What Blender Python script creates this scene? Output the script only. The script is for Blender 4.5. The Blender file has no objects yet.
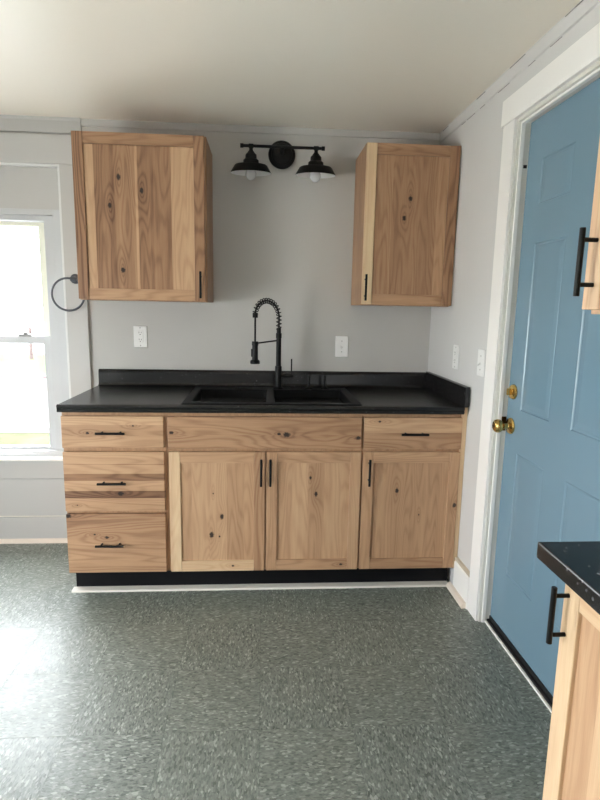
import bpy, bmesh, math, random
from mathutils import Vector, Matrix
random.seed(7)
S = bpy.context.scene
COL = S.collection
PI = math.pi

# ------------------------------------------------------------------ camera
cam_d = bpy.data.cameras.new('camera')
cam = bpy.data.objects.new('camera', cam_d)
COL.objects.link(cam)
CP, PITCH, YAW, ROLL = Vector((-.9449, -3.0464, 1.351)), .1674, .0684, .0187
fw = Vector((math.sin(YAW)*math.cos(PITCH), math.cos(YAW)*math.cos(PITCH), -math.sin(PITCH)))
rt = Vector((math.cos(YAW), -math.sin(YAW), 0))
up = rt.cross(fw)
r2 = math.cos(ROLL)*rt + math.sin(ROLL)*up
u2 = -math.sin(ROLL)*rt + math.cos(ROLL)*up
cam.matrix_world = Matrix(((r2.x, u2.x, -fw.x, CP.x), (r2.y, u2.y, -fw.y, CP.y), (r2.z, u2.z, -fw.z, CP.z), (0, 0, 0, 1)))
cam_d.sensor_fit = 'HORIZONTAL'
cam_d.sensor_width = 36
cam_d.lens = 36*543.4/600
cam_d.clip_start = .05
S.camera = cam

# ------------------------------------------------------------------ sky, daylight, exposure
S.view_settings.view_transform = 'Standard'
S.view_settings.look = 'None'
S.view_settings.gamma = 1
S.view_settings.use_curve_mapping = False
S.view_settings.exposure = 0.6
try:
    S.cycles.use_denoising = True
    S.cycles.max_bounces = 10
    S.cycles.diffuse_bounces = 6
    S.cycles.sample_clamp_indirect = 8
except Exception:
    pass
W = bpy.data.worlds.new('sky')
S.world = W
W.use_nodes = True
SKY = 14.0
W.node_tree.nodes['Background'].inputs[0].default_value = (.91, .955, 1.0, 1)
W.node_tree.nodes['Background'].inputs[1].default_value = SKY


def area(name, loc, aim, sx, sy, power=0, color=(1, 1, 1), portal=False):
    l = bpy.data.lights.new(name, 'AREA')
    l.shape = 'RECTANGLE'
    l.size, l.size_y, l.energy, l.color = sx, sy, power, color
    if portal:
        l.cycles.is_portal = True
    o = bpy.data.objects.new(name, l)
    COL.objects.link(o)
    o.location = loc
    o.rotation_euler = Vector(aim).to_track_quat('-Z', 'Z').to_euler()
    return o


# daylight entering through the room's windows (room spans x -3.4..0, y -4.9..0)
area('daylight_portal', (-2.62, .17, 1.16), (0, -1, 0), 1.2, 1.36, portal=True)
area('daylight_portal', (-3.52, -2.5, .85), (1, 0, 0), 1.7, 1.3, portal=True)


# ------------------------------------------------------------------ materials
def lin(c):
    return tuple(((v/255)/12.92 if v/255 <= .04045 else ((v/255+.055)/1.055)**2.4) for v in c)


def L4(c):
    return lin(c)+(1,)


class NT:
    def __init__(self, tree):
        self.t = tree

    def n(self, typ, **kw):
        nd = self.t.nodes.new(typ)
        for k, v in kw.items():
            if k.startswith('i_'):
                nd.inputs[int(k[2:])].default_value = v
            else:
                setattr(nd, k, v)
        return nd

    def l(self, a, b):
        self.t.links.new(a, b)

    def m(self, op, a, b=None, c=None, clamp=False):
        nd = self.t.nodes.new('ShaderNodeMath')
        nd.operation = op
        nd.use_clamp = clamp
        for i, v in enumerate((a, b, c)):
            if v is None:
                continue
            if isinstance(v, (int, float)):
                nd.inputs[i].default_value = v
            else:
                self.l(v, nd.inputs[i])
        return nd.outputs[0]

    def comb(self, x, y, z):
        nd = self.t.nodes.new('ShaderNodeCombineXYZ')
        for i, v in enumerate((x, y, z)):
            if isinstance(v, (int, float)):
                nd.inputs[i].default_value = v
            else:
                self.l(v, nd.inputs[i])
        return nd.outputs[0]

    def sep(self, v):
        nd = self.t.nodes.new('ShaderNodeSeparateXYZ')
        self.l(v, nd.inputs[0])
        return nd.outputs

    def noise(self, vec, scale=1, detail=2, rough=.5):
        nd = self.t.nodes.new('ShaderNodeTexNoise')
        nd.inputs['Scale'].default_value = scale
        nd.inputs['Detail'].default_value = detail
        nd.inputs['Roughness'].default_value = rough
        self.l(vec, nd.inputs['Vector'])
        return nd.outputs[0]

    def mix(self, f, a, b, blend='MIX'):
        nd = self.t.nodes.new('ShaderNodeMix')
        nd.data_type = 'RGBA'
        nd.blend_type = blend
        for i, v in ((0, f), (6, a), (7, b)):
            if isinstance(v, (int, float, tuple)):
                nd.inputs[i].default_value = v
            else:
                self.l(v, nd.inputs[i])
        return nd.outputs[2]

    def ramp(self, f, stops, interp='LINEAR'):
        nd = self.t.nodes.new('ShaderNodeValToRGB')
        cr = nd.color_ramp
        cr.interpolation = interp
        while len(cr.elements) < len(stops):
            cr.elements.new(.5)
        for e, (p, c) in zip(cr.elements, stops):
            e.position = p
            e.color = c
        self.l(f, nd.inputs[0])
        return nd.outputs[0]

    def maprange(self, v, a, b, c=0, d=1, smooth=False):
        nd = self.t.nodes.new('ShaderNodeMapRange')
        if smooth:
            nd.interpolation_type = 'SMOOTHSTEP'
        self.l(v, nd.inputs[0])
        for i, q in enumerate((a, b, c, d)):
            if isinstance(q, (int, float)):
                nd.inputs[i+1].default_value = q
            else:
                self.l(q, nd.inputs[i+1])
        return nd.outputs[0]

    def bump(self, h, strength, dist=.002):
        nd = self.t.nodes.new('ShaderNodeBump')
        nd.inputs['Strength'].default_value = strength
        nd.inputs['Distance'].default_value = dist
        self.l(h, nd.inputs['Height'])
        return nd.outputs[0]


def new_mat(name, rough=.5, metal=0, spec=.5):
    m = bpy.data.materials.new(name)
    m.use_nodes = True
    g = NT(m.node_tree)
    b = m.node_tree.nodes['Principled BSDF']
    b.inputs['Roughness'].default_value = rough
    b.inputs['Metallic'].default_value = metal
    b.inputs['Specular IOR Level'].default_value = spec
    return m, g, b


def paint(name, c, rough=.5, var=.04, scale=2.5, bump=.0, bscale=60, spec=.5, metal=0):
    """painted or plain surface: faint blotchy tone, optional texture"""
    m, g, b = new_mat(name, rough, metal, spec)
    tc = g.n('ShaderNodeTexCoord').outputs['Object']
    n = g.noise(tc, scale, 4, .55)
    col = g.mix(n, tuple(v*(1-var) for v in lin(c))+(1,), tuple(min(1, v*(1+var)) for v in lin(c))+(1,))
    g.l(col, b.inputs['Base Color'])
    if bump:
        n2 = g.noise(tc, bscale, 3, .6)
        n3 = g.noise(tc, bscale*.12, 2, .5)
        g.l(g.bump(g.m('ADD', n2, g.m('MULTIPLY', n3, 2.5)), bump), b.inputs['Normal'])
    return m


M = {}
M['wall'] = paint('grey_wall_paint', (190, 188, 184), .55, .03, 2.0, .25, 40)
M['wall_side'] = paint('pale_grey_wall_paint', (212, 211, 209), .5, .03, 2.0, .22, 40)
M['panel_grey'] = paint('grey_panel_paint', (186, 185, 182), .45, .03, 2)
M['casing_grey'] = paint('grey_casing_paint', (190, 189, 187), .4, .03, 3)
M['ceiling'] = paint('ceiling_paint', (242, 235, 222), .34, .03, 1.2, .12, 10)
M['trim_white'] = paint('white_trim_paint', (247, 245, 241), .35, .02, 4)
M['jamb_white'] = paint('jamb_paint', (222, 219, 211), .4, .02, 6)
M['shoe'] = paint('shoe_moulding_paint', (226, 214, 200), .4, .05, 8)
M['toe_shoe'] = paint('white_shoe_moulding', (226, 222, 214), .4, .05, 8)
M['vinyl'] = paint('window_vinyl', (222, 223, 222), .3, .02, 4)
M['vinyl_grey'] = paint('window_frame_grey', (196, 198, 200), .35, .02, 4)
M['sash_cream'] = paint('sash_cream', (232, 230, 212), .35, .03, 6)
M['black'] = paint('matte_black_metal', (9, 9, 10), .5, .06, 20, spec=.25)
M['faucet'] = paint('faucet_black', (7, 7, 8), .42, .06, 20, spec=.25)
M['toe_black'] = paint('black_toe_board', (15, 15, 18), .5, .1, 5, spec=.2)
M['sink'] = paint('black_composite', (9, 9, 10), .5, .12, 90, spec=.2)
M['iron'] = paint('dark_grey_metal', (84, 87, 94), .4, .05, 10, metal=.3)
M['shade_white'] = paint('enamel_white', (235, 235, 236), .3, .01, 5)
M['plate'] = paint('white_plastic', (238, 238, 236), .3, .01, 5)
M['slot'] = paint('slot_dark', (60, 58, 56), .5)
M['screw'] = paint('screw_grey', (150, 150, 148), .4)
M['door_blue'] = paint('blue_door_paint', (112, 141, 158), .24, .03, 2.2, .04, 30)
M['brass'] = paint('polished_brass', (205, 172, 104), .18, .05, 8, metal=1)
M['brass_dark'] = paint('brass_keyway', (90, 66, 32), .3, .1, 8, metal=1)
M['rubber'] = paint('black_sweep', (18, 18, 19), .45)
M['dark_gap'] = paint('dark_recess', (25, 22, 20), .8)
M['grass'] = paint('grass', (68, 82, 54), .9, .55, 2.6)
M['road'] = paint('pale_road', (158, 157, 155), .8, .05, .5)
M['bounce_yard'] = paint('pale_bounce_ground', (226, 223, 216), .8, .05, .6)  # unseen yard, kept very pale to bounce light up to the ceiling
M['kerb'] = paint('pink_kerb', (82, 70, 70), .8, .15, 3)
M['fence_wood'] = paint('weathered_fence', (66, 54, 52), .8, .1, 3)
M['shrub'] = paint('reddish_shrub', (70, 54, 52), .9, .2, 6)

for k_ in ('grass', 'road', 'kerb', 'bounce_yard', 'fence_wood', 'shrub'):
    M[k_].node_tree.nodes['Principled BSDF'].inputs['Specular IOR Level'].default_value = 0
m, g, b = new_mat('clear_glass', 0)
b.inputs['Transmission Weight'].default_value = 1
b.inputs['IOR'].default_value = 1.0 + .45
n_tr = g.n('ShaderNodeBsdfTransparent')
n_gl = g.n('ShaderNodeBsdfGlossy')
n_gl.inputs['Roughness'].default_value = 0
fr = g.n('ShaderNodeFresnel')
mx = g.n('ShaderNodeMixShader')
fr.inputs['IOR'].default_value = 1.45
geo = g.n('ShaderNodeNewGeometry')
g.l(g.m('MULTIPLY', fr.outputs[0], g.m('SUBTRACT', 1, geo.outputs['Backfacing'])), mx.inputs[0]); g.l(n_tr.outputs[0], mx.inputs[1]); g.l(n_gl.outputs[0], mx.inputs[2])
g.l(mx.outputs[0], m.node_tree.nodes['Material Output'].inputs[0])
M['glass'] = m
m, g, b = new_mat('frosted_bulb_glass', .25)
b.inputs['Base Color'].default_value = (.85, .86, .88, 1)
b.inputs['Transmission Weight'].default_value = .35
M['bulb'] = m

# black laminate with pale flecks
m, g, b = new_mat('black_laminate', .27, 0, .45)
tc = g.n('ShaderNodeTexCoord').outputs['Object']
n1 = g.noise(tc, 9, 5, .65)
base = g.mix(g.maprange(n1, .35, .7), L4((14, 14, 15)), L4((16, 16, 17)))
vo = g.n('ShaderNodeTexVoronoi'); vo.inputs['Scale'].default_value = 95
g.l(tc, vo.inputs['Vector'])
pick = g.m('LESS_THAN', vo.outputs['Distance'], g.maprange(g.sep(vo.outputs['Color'])[0], .78, 1, 0, .3))
base = g.mix(pick, base, L4((82, 82, 84)))
n2 = g.noise(tc, 300, 2, .6)
base = g.mix(g.maprange(n2, .56, .76, 0, .4), base, L4((86, 86, 88)))
g.l(base, b.inputs['Base Color'])
M['laminate'] = m

# green speckled vinyl composition tile, 12 inch, grain quarter-turned tile by tile
m, g, b = new_mat('green_speckled_tile', .3, 0, .5)
tc = g.n('ShaderNodeTexCoord').outputs['Object']
T = .305
sx, sy, sz = g.sep(tc)
gx = g.m('DIVIDE', g.m('ADD', sx, 1.56+T*40), T)
gy = g.m('DIVIDE', g.m('ADD', sy, 1.483+T*40), T)
ix, iy = g.m('FLOOR', gx), g.m('FLOOR', gy)
fx, fy = g.m('FRACT', gx), g.m('FRACT', gy)
wn = g.n('ShaderNodeTexWhiteNoise', noise_dimensions='2D')
g.l(g.comb(ix, iy, 0), wn.inputs['Vector'])
rnd = wn.outputs['Value']
par = g.m('MODULO', g.m('ADD', g.m('ADD', ix, iy), 1), 2)
ua = g.m('ADD', g.m('MULTIPLY', sx, par), g.m('MULTIPLY', sy, g.m('SUBTRACT', 1, par)))
va = g.m('ADD', g.m('MULTIPLY', sy, par), g.m('MULTIPLY', sx, g.m('SUBTRACT', 1, par)))
off = g.m('MULTIPLY', rnd, 37)


def flecks(su, sv, z):
    v = g.n('ShaderNodeTexVoronoi'); v.inputs['Scale'].default_value = 1
    v.inputs['Randomness'].default_value = 1
    wob = g.noise(g.comb(g.m('MULTIPLY', ua, su*.6), g.m('MULTIPLY', va, sv*.6), z), 1, 2)
    g.l(g.comb(g.m('ADD', g.m('MULTIPLY_ADD', ua, su, off), g.m('MULTIPLY', wob, .9)), g.m('MULTIPLY_ADD', va, sv, wob), z), v.inputs['Vector'])
    return g.sep(v.outputs['Color'])[0]


f1 = flecks(200, 85, 0)
f2 = flecks(400, 170, 3)
c1 = g.ramp(f1, [(0, L4((68, 74, 70))), (.10, L4((94, 102, 95))), (.3, L4((113, 120, 114))), (.62, L4((123, 130, 123))), (.8, L4((141, 147, 140))), (.93, L4((173, 179, 171)))], 'CONSTANT')
c2 = g.ramp(f2, [(0, L4((89, 97, 91))), (.35, L4((116, 124, 117))), (.75, L4((136, 142, 136)))], 'CONSTANT')
col = g.mix(.3, c1, c2)
col = g.mix(g.m('MULTIPLY', rnd, .16), col, L4((128, 134, 124)))
ed = g.m('MINIMUM', g.m('MINIMUM', fx, g.m('SUBTRACT', 1, fx)), g.m('MINIMUM', fy, g.m('SUBTRACT', 1, fy)))
seam = g.m('LESS_THAN', ed, .0042)
col = g.mix(g.m('MULTIPLY', seam, .10), col, L4((40, 44, 41)))
g.l(col, b.inputs['Base Color'])
sc_n = g.noise(tc, 7, 5, .7)
rr = g.m('ADD', g.maprange(sc_n, .3, .7, .38, .5), g.m('MULTIPLY', seam, .4))
g.l(rr, b.inputs['Roughness'])
hh = g.m('SUBTRACT', g.m('MULTIPLY', g.noise(tc, 5, 3, .6), .35), seam)
bn_ = g.bump(hh, .25, .002)
g.l(bn_, b.inputs['Normal'])
g.l(bn_, b.inputs['Coat Normal'])
g.l(g.m('MULTIPLY', g.m('SUBTRACT', 1, g.m('MULTIPLY', seam, .75)), .2), b.inputs['Coat Weight'])
b.inputs['Coat IOR'].default_value = 1.5
b.inputs['Coat Roughness'].default_value = .18
M['floor'] = m

# ---- hickory: node group shared by all boards
NK = 4
wg = bpy.data.node_groups.new('hickory', 'ShaderNodeTree')
I = wg.interface
I.new_socket('Vector', in_out='INPUT', socket_type='NodeSocketVector')
for nm in ('Seed', 'Tone', 'BoardW', 'BoardVar', 'Figure'):
    I.new_socket(nm, in_out='INPUT', socket_type='NodeSocketFloat')
for k in range(NK):
    I.new_socket('Knot%d' % k, in_out='INPUT', socket_type='NodeSocketVector')
I.new_socket('Color', in_out='OUTPUT', socket_type='NodeSocketColor')
I.new_socket('Fibre', in_out='OUTPUT', socket_type='NodeSocketFloat')
g = NT(wg)
gi = wg.nodes.new('NodeGroupInput')
go = wg.nodes.new('NodeGroupOutput')
u, v, w = g.sep(gi.outputs['Vector'])
seed = gi.outputs['Seed']
# boards
edge_w = g.m('MULTIPLY', g.noise(g.comb(seed, g.m('MULTIPLY', v, .0), 0), 1), 0.0)
bi = g.m('FLOOR', g.m('DIVIDE', g.m('ADD', u, g.m('MULTIPLY', seed, .137)), gi.outputs['BoardW']))
bn = g.n('ShaderNodeTexWhiteNoise', noise_dimensions='2D')
g.l(g.comb(bi, seed, 0), bn.inputs['Vector'])
br = bn.outputs['Value']
boff = g.m('MULTIPLY', br, 19)
# knots
mask = halo = None
for k in range(NK):
    ku, kv, kr = g.sep(gi.outputs['Knot%d' % k])
    du = g.m('SUBTRACT', u, ku)
    dv = g.m('MULTIPLY', g.m('SUBTRACT', v, kv), .72)
    dd = g.m('SQRT', g.m('ADD', g.m('MULTIPLY', du, du), g.m('MULTIPLY', dv, dv)))
    dd = g.m('ADD', dd, g.m('MULTIPLY', g.m('SUBTRACT', g.noise(g.comb(u, v, w), 130, 2), .5), g.m('MULTIPLY', kr, 1.0)))
    mk = g.maprange(dd, g.m('MULTIPLY', kr, 1.15), g.m('MULTIPLY', kr, .55), 0, 1, True)
    dv2 = g.m('MULTIPLY', dv, .42)
    de = g.m('SQRT', g.m('ADD', g.m('MULTIPLY', du, du), g.m('MULTIPLY', dv2, dv2)))
    hl = g.m('POWER', 2.718, g.m('MULTIPLY', g.m('DIVIDE', de, g.m('MULTIPLY', kr, 1.9)), -1))
    hl = g.m('MULTIPLY', hl, g.m('GREATER_THAN', kr, .0005))
    mask = mk if mask is None else g.m('MAXIMUM', mask, mk)
    halo = hl if halo is None else g.m('MAXIMUM', halo, hl)
# growth rings
big = g.noise(g.comb(g.m('MULTIPLY_ADD', u, 7.5, g.m('ADD', seed, boff)), g.m('MULTIPLY_ADD', v, .75, boff), g.m('MULTIPLY_ADD', w, 5, seed)), 1, 2, .45)
big = g.m('ADD', big, g.m('MULTIPLY', halo, .22))
wob = g.noise(g.comb(g.m('MULTIPLY', u, 45), g.m('MULTIPLY', v, 7), seed), 1, 2)
ph = g.m('ADD', g.m('MULTIPLY', big, 120), g.m('MULTIPLY', wob, 1.6))
ring = g.m('MULTIPLY_ADD', g.m('SINE', ph), .5, .5)
ring = g.m('POWER', ring, 2.2)
fig = g.m('MULTIPLY', ring, gi.outputs['Figure'])
streak = g.noise(g.comb(g.m('MULTIPLY_ADD', u, 26, boff), g.m('MULTIPLY_ADD', v, .9, seed), g.m('MULTIPLY', w, 8)), 1, 3, .6)
fibre = g.noise(g.comb(g.m('MULTIPLY_ADD', u, 520, seed), g.m('MULTIPLY_ADD', v, 13, boff), g.m('MULTIPLY', w, 40)), 1, 2, .6)
tone = g.m('ADD', gi.outputs['Tone'], g.m('MULTIPLY', g.m('SUBTRACT', br, .5), gi.outputs['BoardVar']))
tone = g.m('ADD', tone, g.m('MULTIPLY', g.m('SUBTRACT', streak, .5), .40))
tone = g.m('ADD', tone, g.m('MULTIPLY', fig, .13))
tone = g.m('ADD', tone, g.m('MULTIPLY', g.m('SUBTRACT', fibre, .5), .24))
tone = g.m('ADD', tone, g.m('MULTIPLY', halo, .16))
cr = g.ramp(tone, [(0, L4((220, 195, 158))), (.25, L4((202, 167, 132))), (.5, L4((181, 144, 111))), (.75, L4((150, 113, 85))), (1, L4((100, 69, 50)))])
colr = g.mix(g.m('MULTIPLY', mask, .96), cr, L4((36, 26, 22)))
g.l(colr, go.inputs['Color'])
g.l(g.m('ADD', fibre, g.m('MULTIPLY', ring, .3)), go.inputs['Fibre'])
_seed = [0.0]


def wood(grain='z', face='y', tone=.5, bw=.07, bvar=.3, fig=1.0, knots=(), rough=.42, boards=None):
    """hickory for one part; knots are (u across grain, v along grain, radius) from the part's centre"""
    _seed[0] += 1.0
    m, g, b = new_mat('hickory_board', rough, 0, .4)
    sx, sy, sz = g.sep(g.n('ShaderNodeTexCoord').outputs['Object'])
    a = {'x': sx, 'y': sy, 'z': sz}
    across = [k for k in 'xyz' if k not in (grain, face)][0]
    n = g.n('ShaderNodeGroup')
    n.node_tree = wg
    g.l(g.comb(a[across], a[grain], a[face]), n.inputs['Vector'])
    n.inputs['Seed'].default_value = _seed[0]*3.71 % 53
    n.inputs['Tone'].default_value = tone
    if boards:      # (upper edge across the grain, tone) per glued board, from -u to +u
        val = boards[0][1]
        for (e0, t0), (e1, t1) in zip(boards, boards[1:]):
            st = g.m('MULTIPLY', g.maprange(a[across], e0-.0008, e0+.0008), t1-t0)
            val = g.m('ADD', st, val)
        g.l(val, n.inputs['Tone'])
    n.inputs['BoardW'].default_value = bw
    n.inputs['BoardVar'].default_value = bvar
    n.inputs['Figure'].default_value = fig
    for k in range(NK):
        n.inputs['Knot%d' % k].default_value = knots[k] if k < len(knots) else (9, 9, 1e-5)
    g.l(n.outputs['Color'], b.inputs['Base Color'])
    g.l(g.bump(n.outputs['Fibre'], .08, .001), b.inputs['Normal'])
    return m


# ------------------------------------------------------------------ mesh helpers
def box(bm, x0, x1, y0, y1, z0, z1, bev=0, seg=2):
    c = ((x0+x1)/2, (y0+y1)/2, (z0+z1)/2)
    r = bmesh.ops.create_cube(bm, size=1, matrix=Matrix.Translation(c) @ Matrix.Diagonal((abs(x1-x0), abs(y1-y0), abs(z1-z0), 1)))
    if bev:
        ed = {e for vv in r['verts'] for e in vv.link_edges}
        bmesh.ops.bevel(bm, geom=list(ed), offset=bev, segments=seg, affect='EDGES', profile=.5)
    return bm


def B(*a, **k):
    return box(bmesh.new(), *a, **k)


def lathe(bm, prof, c, axis=(0, 0, 1), n=32, cap=False):
    """prof: (radius, height) pairs revolved about axis through c"""
    q = Vector((0, 0, 1)).rotation_difference(Vector(axis)).to_matrix()
    rings = []
    for r, h in prof:
        if r < 1e-6:
            rings.append([bm.verts.new(q @ Vector((0, 0, h)) + Vector(c))])
        else:
            rings.append([bm.verts.new(q @ Vector((r*math.cos(2*PI*i/n), r*math.sin(2*PI*i/n), h)) + Vector(c)) for i in range(n)])
    for a, b_ in zip(rings, rings[1:]):
        for i in range(n):
            j = (i+1) % n
            if len(a) == 1 and len(b_) == 1:
                continue
            if len(a) == 1:
                f = (a[0], b_[i], b_[j])
            elif len(b_) == 1:
                f = (a[i], b_[0], a[j])
            else:
                f = (a[i], b_[i], b_[j], a[j])
            bm.faces.new(f)
    if cap:
        for ring in (rings[0], rings[-1]):
            if len(ring) > 2:
                bm.faces.new(ring)
    return bm


def tube(bm, pts, r, n=10, closed=False):
    pts = [Vector(p) for p in pts]
    rings = []
    N = len(pts)
    prev = None
    for i, p in enumerate(pts):
        if closed:
            t = pts[(i+1) % N]-pts[i-1]
        else:
            t = pts[min(i+1, N-1)]-pts[max(i-1, 0)]
        t.normalize()
        if prev is None:
            a = t.orthogonal().normalized()
        else:
            a = (prev - t*prev.dot(t)).normalized()
        prev = a
        b_ = t.cross(a)
        rr = r[i] if isinstance(r, (list, tuple)) else r
        rings.append([bm.verts.new(p + rr*(math.cos(2*PI*k/n)*a + math.sin(2*PI*k/n)*b_)) for k in range(n)])
    rng = range(N if closed else N-1)
    for i in rng:
        a, b_ = rings[i], rings[(i+1) % N]
        for k in range(n):
            bm.faces.new((a[k], a[(k+1) % n], b_[(k+1) % n], b_[k]))
    if not closed:
        bm.faces.new(rings[0][::-1])
        bm.faces.new(rings[-1])
    return bm


def extrude_prof(bm, prof, axis, a0, a1):
    """closed 2-D profile swept along axis; prof in the other two axes (cyclic order kept)"""
    def P(p, t):
        if axis == 'x':
            return (t, p[0], p[1])
        if axis == 'y':
            return (p[0], t, p[1])
        return (p[0], p[1], t)
    A = [bm.verts.new(P(p, a0)) for p in prof]
    Bv = [bm.verts.new(P(p, a1)) for p in prof]
    n = len(prof)
    for i in range(n):
        bm.faces.new((A[i], A[(i+1) % n], Bv[(i+1) % n], Bv[i]))
    bm.faces.new(A[::-1])
    bm.faces.new(Bv)
    return bm


def tag(o, label, cat, group=None, kind=None):
    if label:
        o['label'] = label
    if cat:
        o['category'] = cat
    if group:
        o['group'] = group
    if kind:
        o['kind'] = kind
    return o


WL = {}


def thing(name, loc, label, cat, group=None, kind=None):
    o = bpy.data.objects.new(name, None)
    o.empty_display_size = .05
    COL.objects.link(o)
    o.location = loc
    WL[o] = Vector(loc)
    return tag(o, label, cat, group, kind)


def obj(name, bm, mat, parent=None, smooth=False, origin=None, label=None):
    """link one mesh object; verts are given in world space; origin = centre of the bounds (base for top-level)"""
    bmesh.ops.recalc_face_normals(bm, faces=bm.faces)
    mn = Vector([min(v.co[i] for v in bm.verts) for i in range(3)])
    mx_ = Vector([max(v.co[i] for v in bm.verts) for i in range(3)])
    c = (mn+mx_)/2
    if parent is None:
        c.z = mn.z
    if origin is not None:
        c = Vector(origin)
    bmesh.ops.translate(bm, verts=bm.verts, vec=-c)
    me = bpy.data.meshes.new(name)
    bm.to_mesh(me)
    bm.free()
    me.materials.append(M[mat] if isinstance(mat, str) else mat)
    if smooth:
        me.shade_smooth()
        try:
            me.set_sharp_from_angle(angle=math.radians(38))
        except Exception:
            pass
    o = bpy.data.objects.new(name, me)
    COL.objects.link(o)
    WL[o] = c
    if parent is not None:
        o.parent = parent
        o.location = c-WL[parent]
    else:
        o.location = c
    if label:
        o['label'] = label
    return o


def struct(name, bm, mat, label=None, cat=None, **k):
    o = obj(name, bm, mat, **k)
    o['kind'] = 'structure'
    if label:
        o['label'] = label
    if cat:
        o['category'] = cat
    return o


# ------------------------------------------------------------------ room shell
H = 2.283
XL, YR = -3.4, -4.9
WT = .16
O0 = (0, 0, 0)
struct('floor', B(XL-WT, .14, YR-WT, WT, -.12, 0), 'floor', 'green speckled tile floor with alternating grain', 'floor', origin=O0)
struct('ceiling', B(XL-WT, .14, YR-WT, WT, H, H+.1), 'ceiling', 'off white painted ceiling', 'ceiling', origin=O0)
WX0, WX1, WZ0, WZ1 = -3.2, -2.0, .49, 2.057     # window opening in the back wall, unseen left part widened for more light
bm = bmesh.new()
box(bm, WX1, .14, 0, WT, 0, H)
box(bm, XL-WT, WX0, 0, WT, 0, H)
box(bm, WX0, WX1, 0, WT, 0, WZ0)
box(bm, WX0, WX1, 0, WT, WZ1, H)
struct('wall_back', bm, 'wall', 'light grey painted back wall behind the sink', 'wall', origin=O0)
DY0, DY1, DZ1 = -1.822, -.886, 2.076             # door opening
bm = bmesh.new()
box(bm, 0, .13, DY1, 0, 0, H)
box(bm, 0, .13, YR-WT, DY0, 0, H)
box(bm, 0, .13, DY0, DY1, DZ1, H)
struct('wall_right', bm, 'wall_side', 'pale grey side wall with the blue door', 'wall', origin=O0)
bm = bmesh.new()
box(bm, XL-WT, XL, YR, -3.35, 0, H); box(bm, XL-WT, XL, -1.65, 0, 0, H)
box(bm, XL-WT, XL, -3.35, -1.65, 0, .25); box(bm, XL-WT, XL, -3.35, -1.65, 1.5, H)
struct('wall_left', bm, 'wall_side', 'pale grey wall left of the window', 'wall', origin=O0)
bm = bmesh.new()
box(bm, XL-WT, 0, YR-WT, YR, 0, H)
struct('wall_rear', bm, 'wall_side', 'pale grey wall behind the viewer', 'wall', origin=O0)

# strips under the ceiling
bm = bmesh.new()
extrude_prof(bm, [(0, 2.208), (-.010, 2.212), (-.012, 2.268), (-.02, H), (0, H)], 'x', XL, -1.885)
struct('trim_1', bm, 'panel_grey', 'grey board along the ceiling above the window', 'trim')
bm = bmesh.new()
extrude_prof(bm, [(0, 2.248), (-.006, 2.25), (-.008, H), (0, H)], 'x', -1.885, 0)
struct('trim_2', bm, 'wall', 'thin grey strip along the ceiling above the sink wall', 'trim')
bm = bmesh.new()
extrude_prof(bm, [(0, 2.236), (-.007, 2.239), (-.009, 2.275), (-.012, H), (0, H)], 'y', YR, -.012)
struct('trim_3', bm, 'wall_side', 'thin pale strip along the ceiling above the door', 'trim')
# thin cracks in the paint along that strip
random.seed(3)
bm = bmesh.new()
for y0, ln in ((-.30, .05), (-.37, .09), (-.52, .05), (-.70, .10), (-.95, .05), (-1.1, .07)):
    z = 2.2345
    box(bm, -.0015, .001, y0-ln, y0, z, z+.0012)
for y0, ln in ((-.06, .08), (-.5, .09), (-.82, .12), (-1.2, .1)):
    box(bm, -.0128, -.010, y0-ln, y0, H-.0045, H-.003)
struct('trim_4', bm, paint('crack_grey', (118, 115, 110), .8), 'dark cracks in the paint below the ceiling strip over the door', 'crack')

# window casing, apron panels and skirting on the back wall
w1 = thing('window_1', (-2.6, 0, WZ0), 'white sash window with grey casing left of the cabinets', 'window', kind='structure')
CY = -.02
obj('side_casing', B(WX1, -1.890, CY, .0, WZ0+.0125, WZ1, bev=.002), 'casing_grey', w1)
obj('side_casing', B(-3.32, WX0, CY, .0, WZ0+.0125, WZ1, bev=.002), 'casing_grey', w1)
obj('head_casing', B(-3.34, -1.870, CY-.004, .0, WZ1, 2.196, bev=.002), 'casing_grey', w1)
obj('edge_bead', B(WX1-.012, WX1, CY+.003, .03, WZ0, WZ1-.002, bev=.002), 'vinyl', w1)
obj('edge_bead', B(WX0, WX0+.012, CY+.003, .03, WZ0, WZ1-.002, bev=.002), 'vinyl', w1)
obj('edge_bead', B(WX0, WX1, CY+.003, .03, WZ1-.012, WZ1, bev=.002), 'vinyl', w1)
obj('filler_panel', B(WX0+.004, WX1-.004, .015, .06, 1.830, WZ1-.004), 'casing_grey', w1)
# fixed frame: stepped
FX0, FX1, FZ0, FZ1 = WX0+.012, WX1-.012, WZ0+.012, 1.838
bm = bmesh.new()
for (d0, d1, ya, yb, t0, t1) in ((0, .046, .010, .12, 0, .03), (.046, .098, .024, .12, .03, .058)):
    box(bm, FX1-d1, FX1-d0, ya, yb, FZ0, FZ1-t0-.002, bev=.0015); box(bm, FX0+d0, FX0+d1, ya, yb, FZ0, FZ1-t0-.002, bev=.0015)
    box(bm, FX0+d0+.001, FX1-d0-.001, ya+.0012, yb-.001, FZ1-t1, FZ1-t0-.0008, bev=.0015)
    if d0 == 0:
        box(bm, FX0, FX1, ya, yb, FZ0, FZ0+.03, bev=.0015)
obj('frame', bm, 'vinyl_grey', w1)


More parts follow.
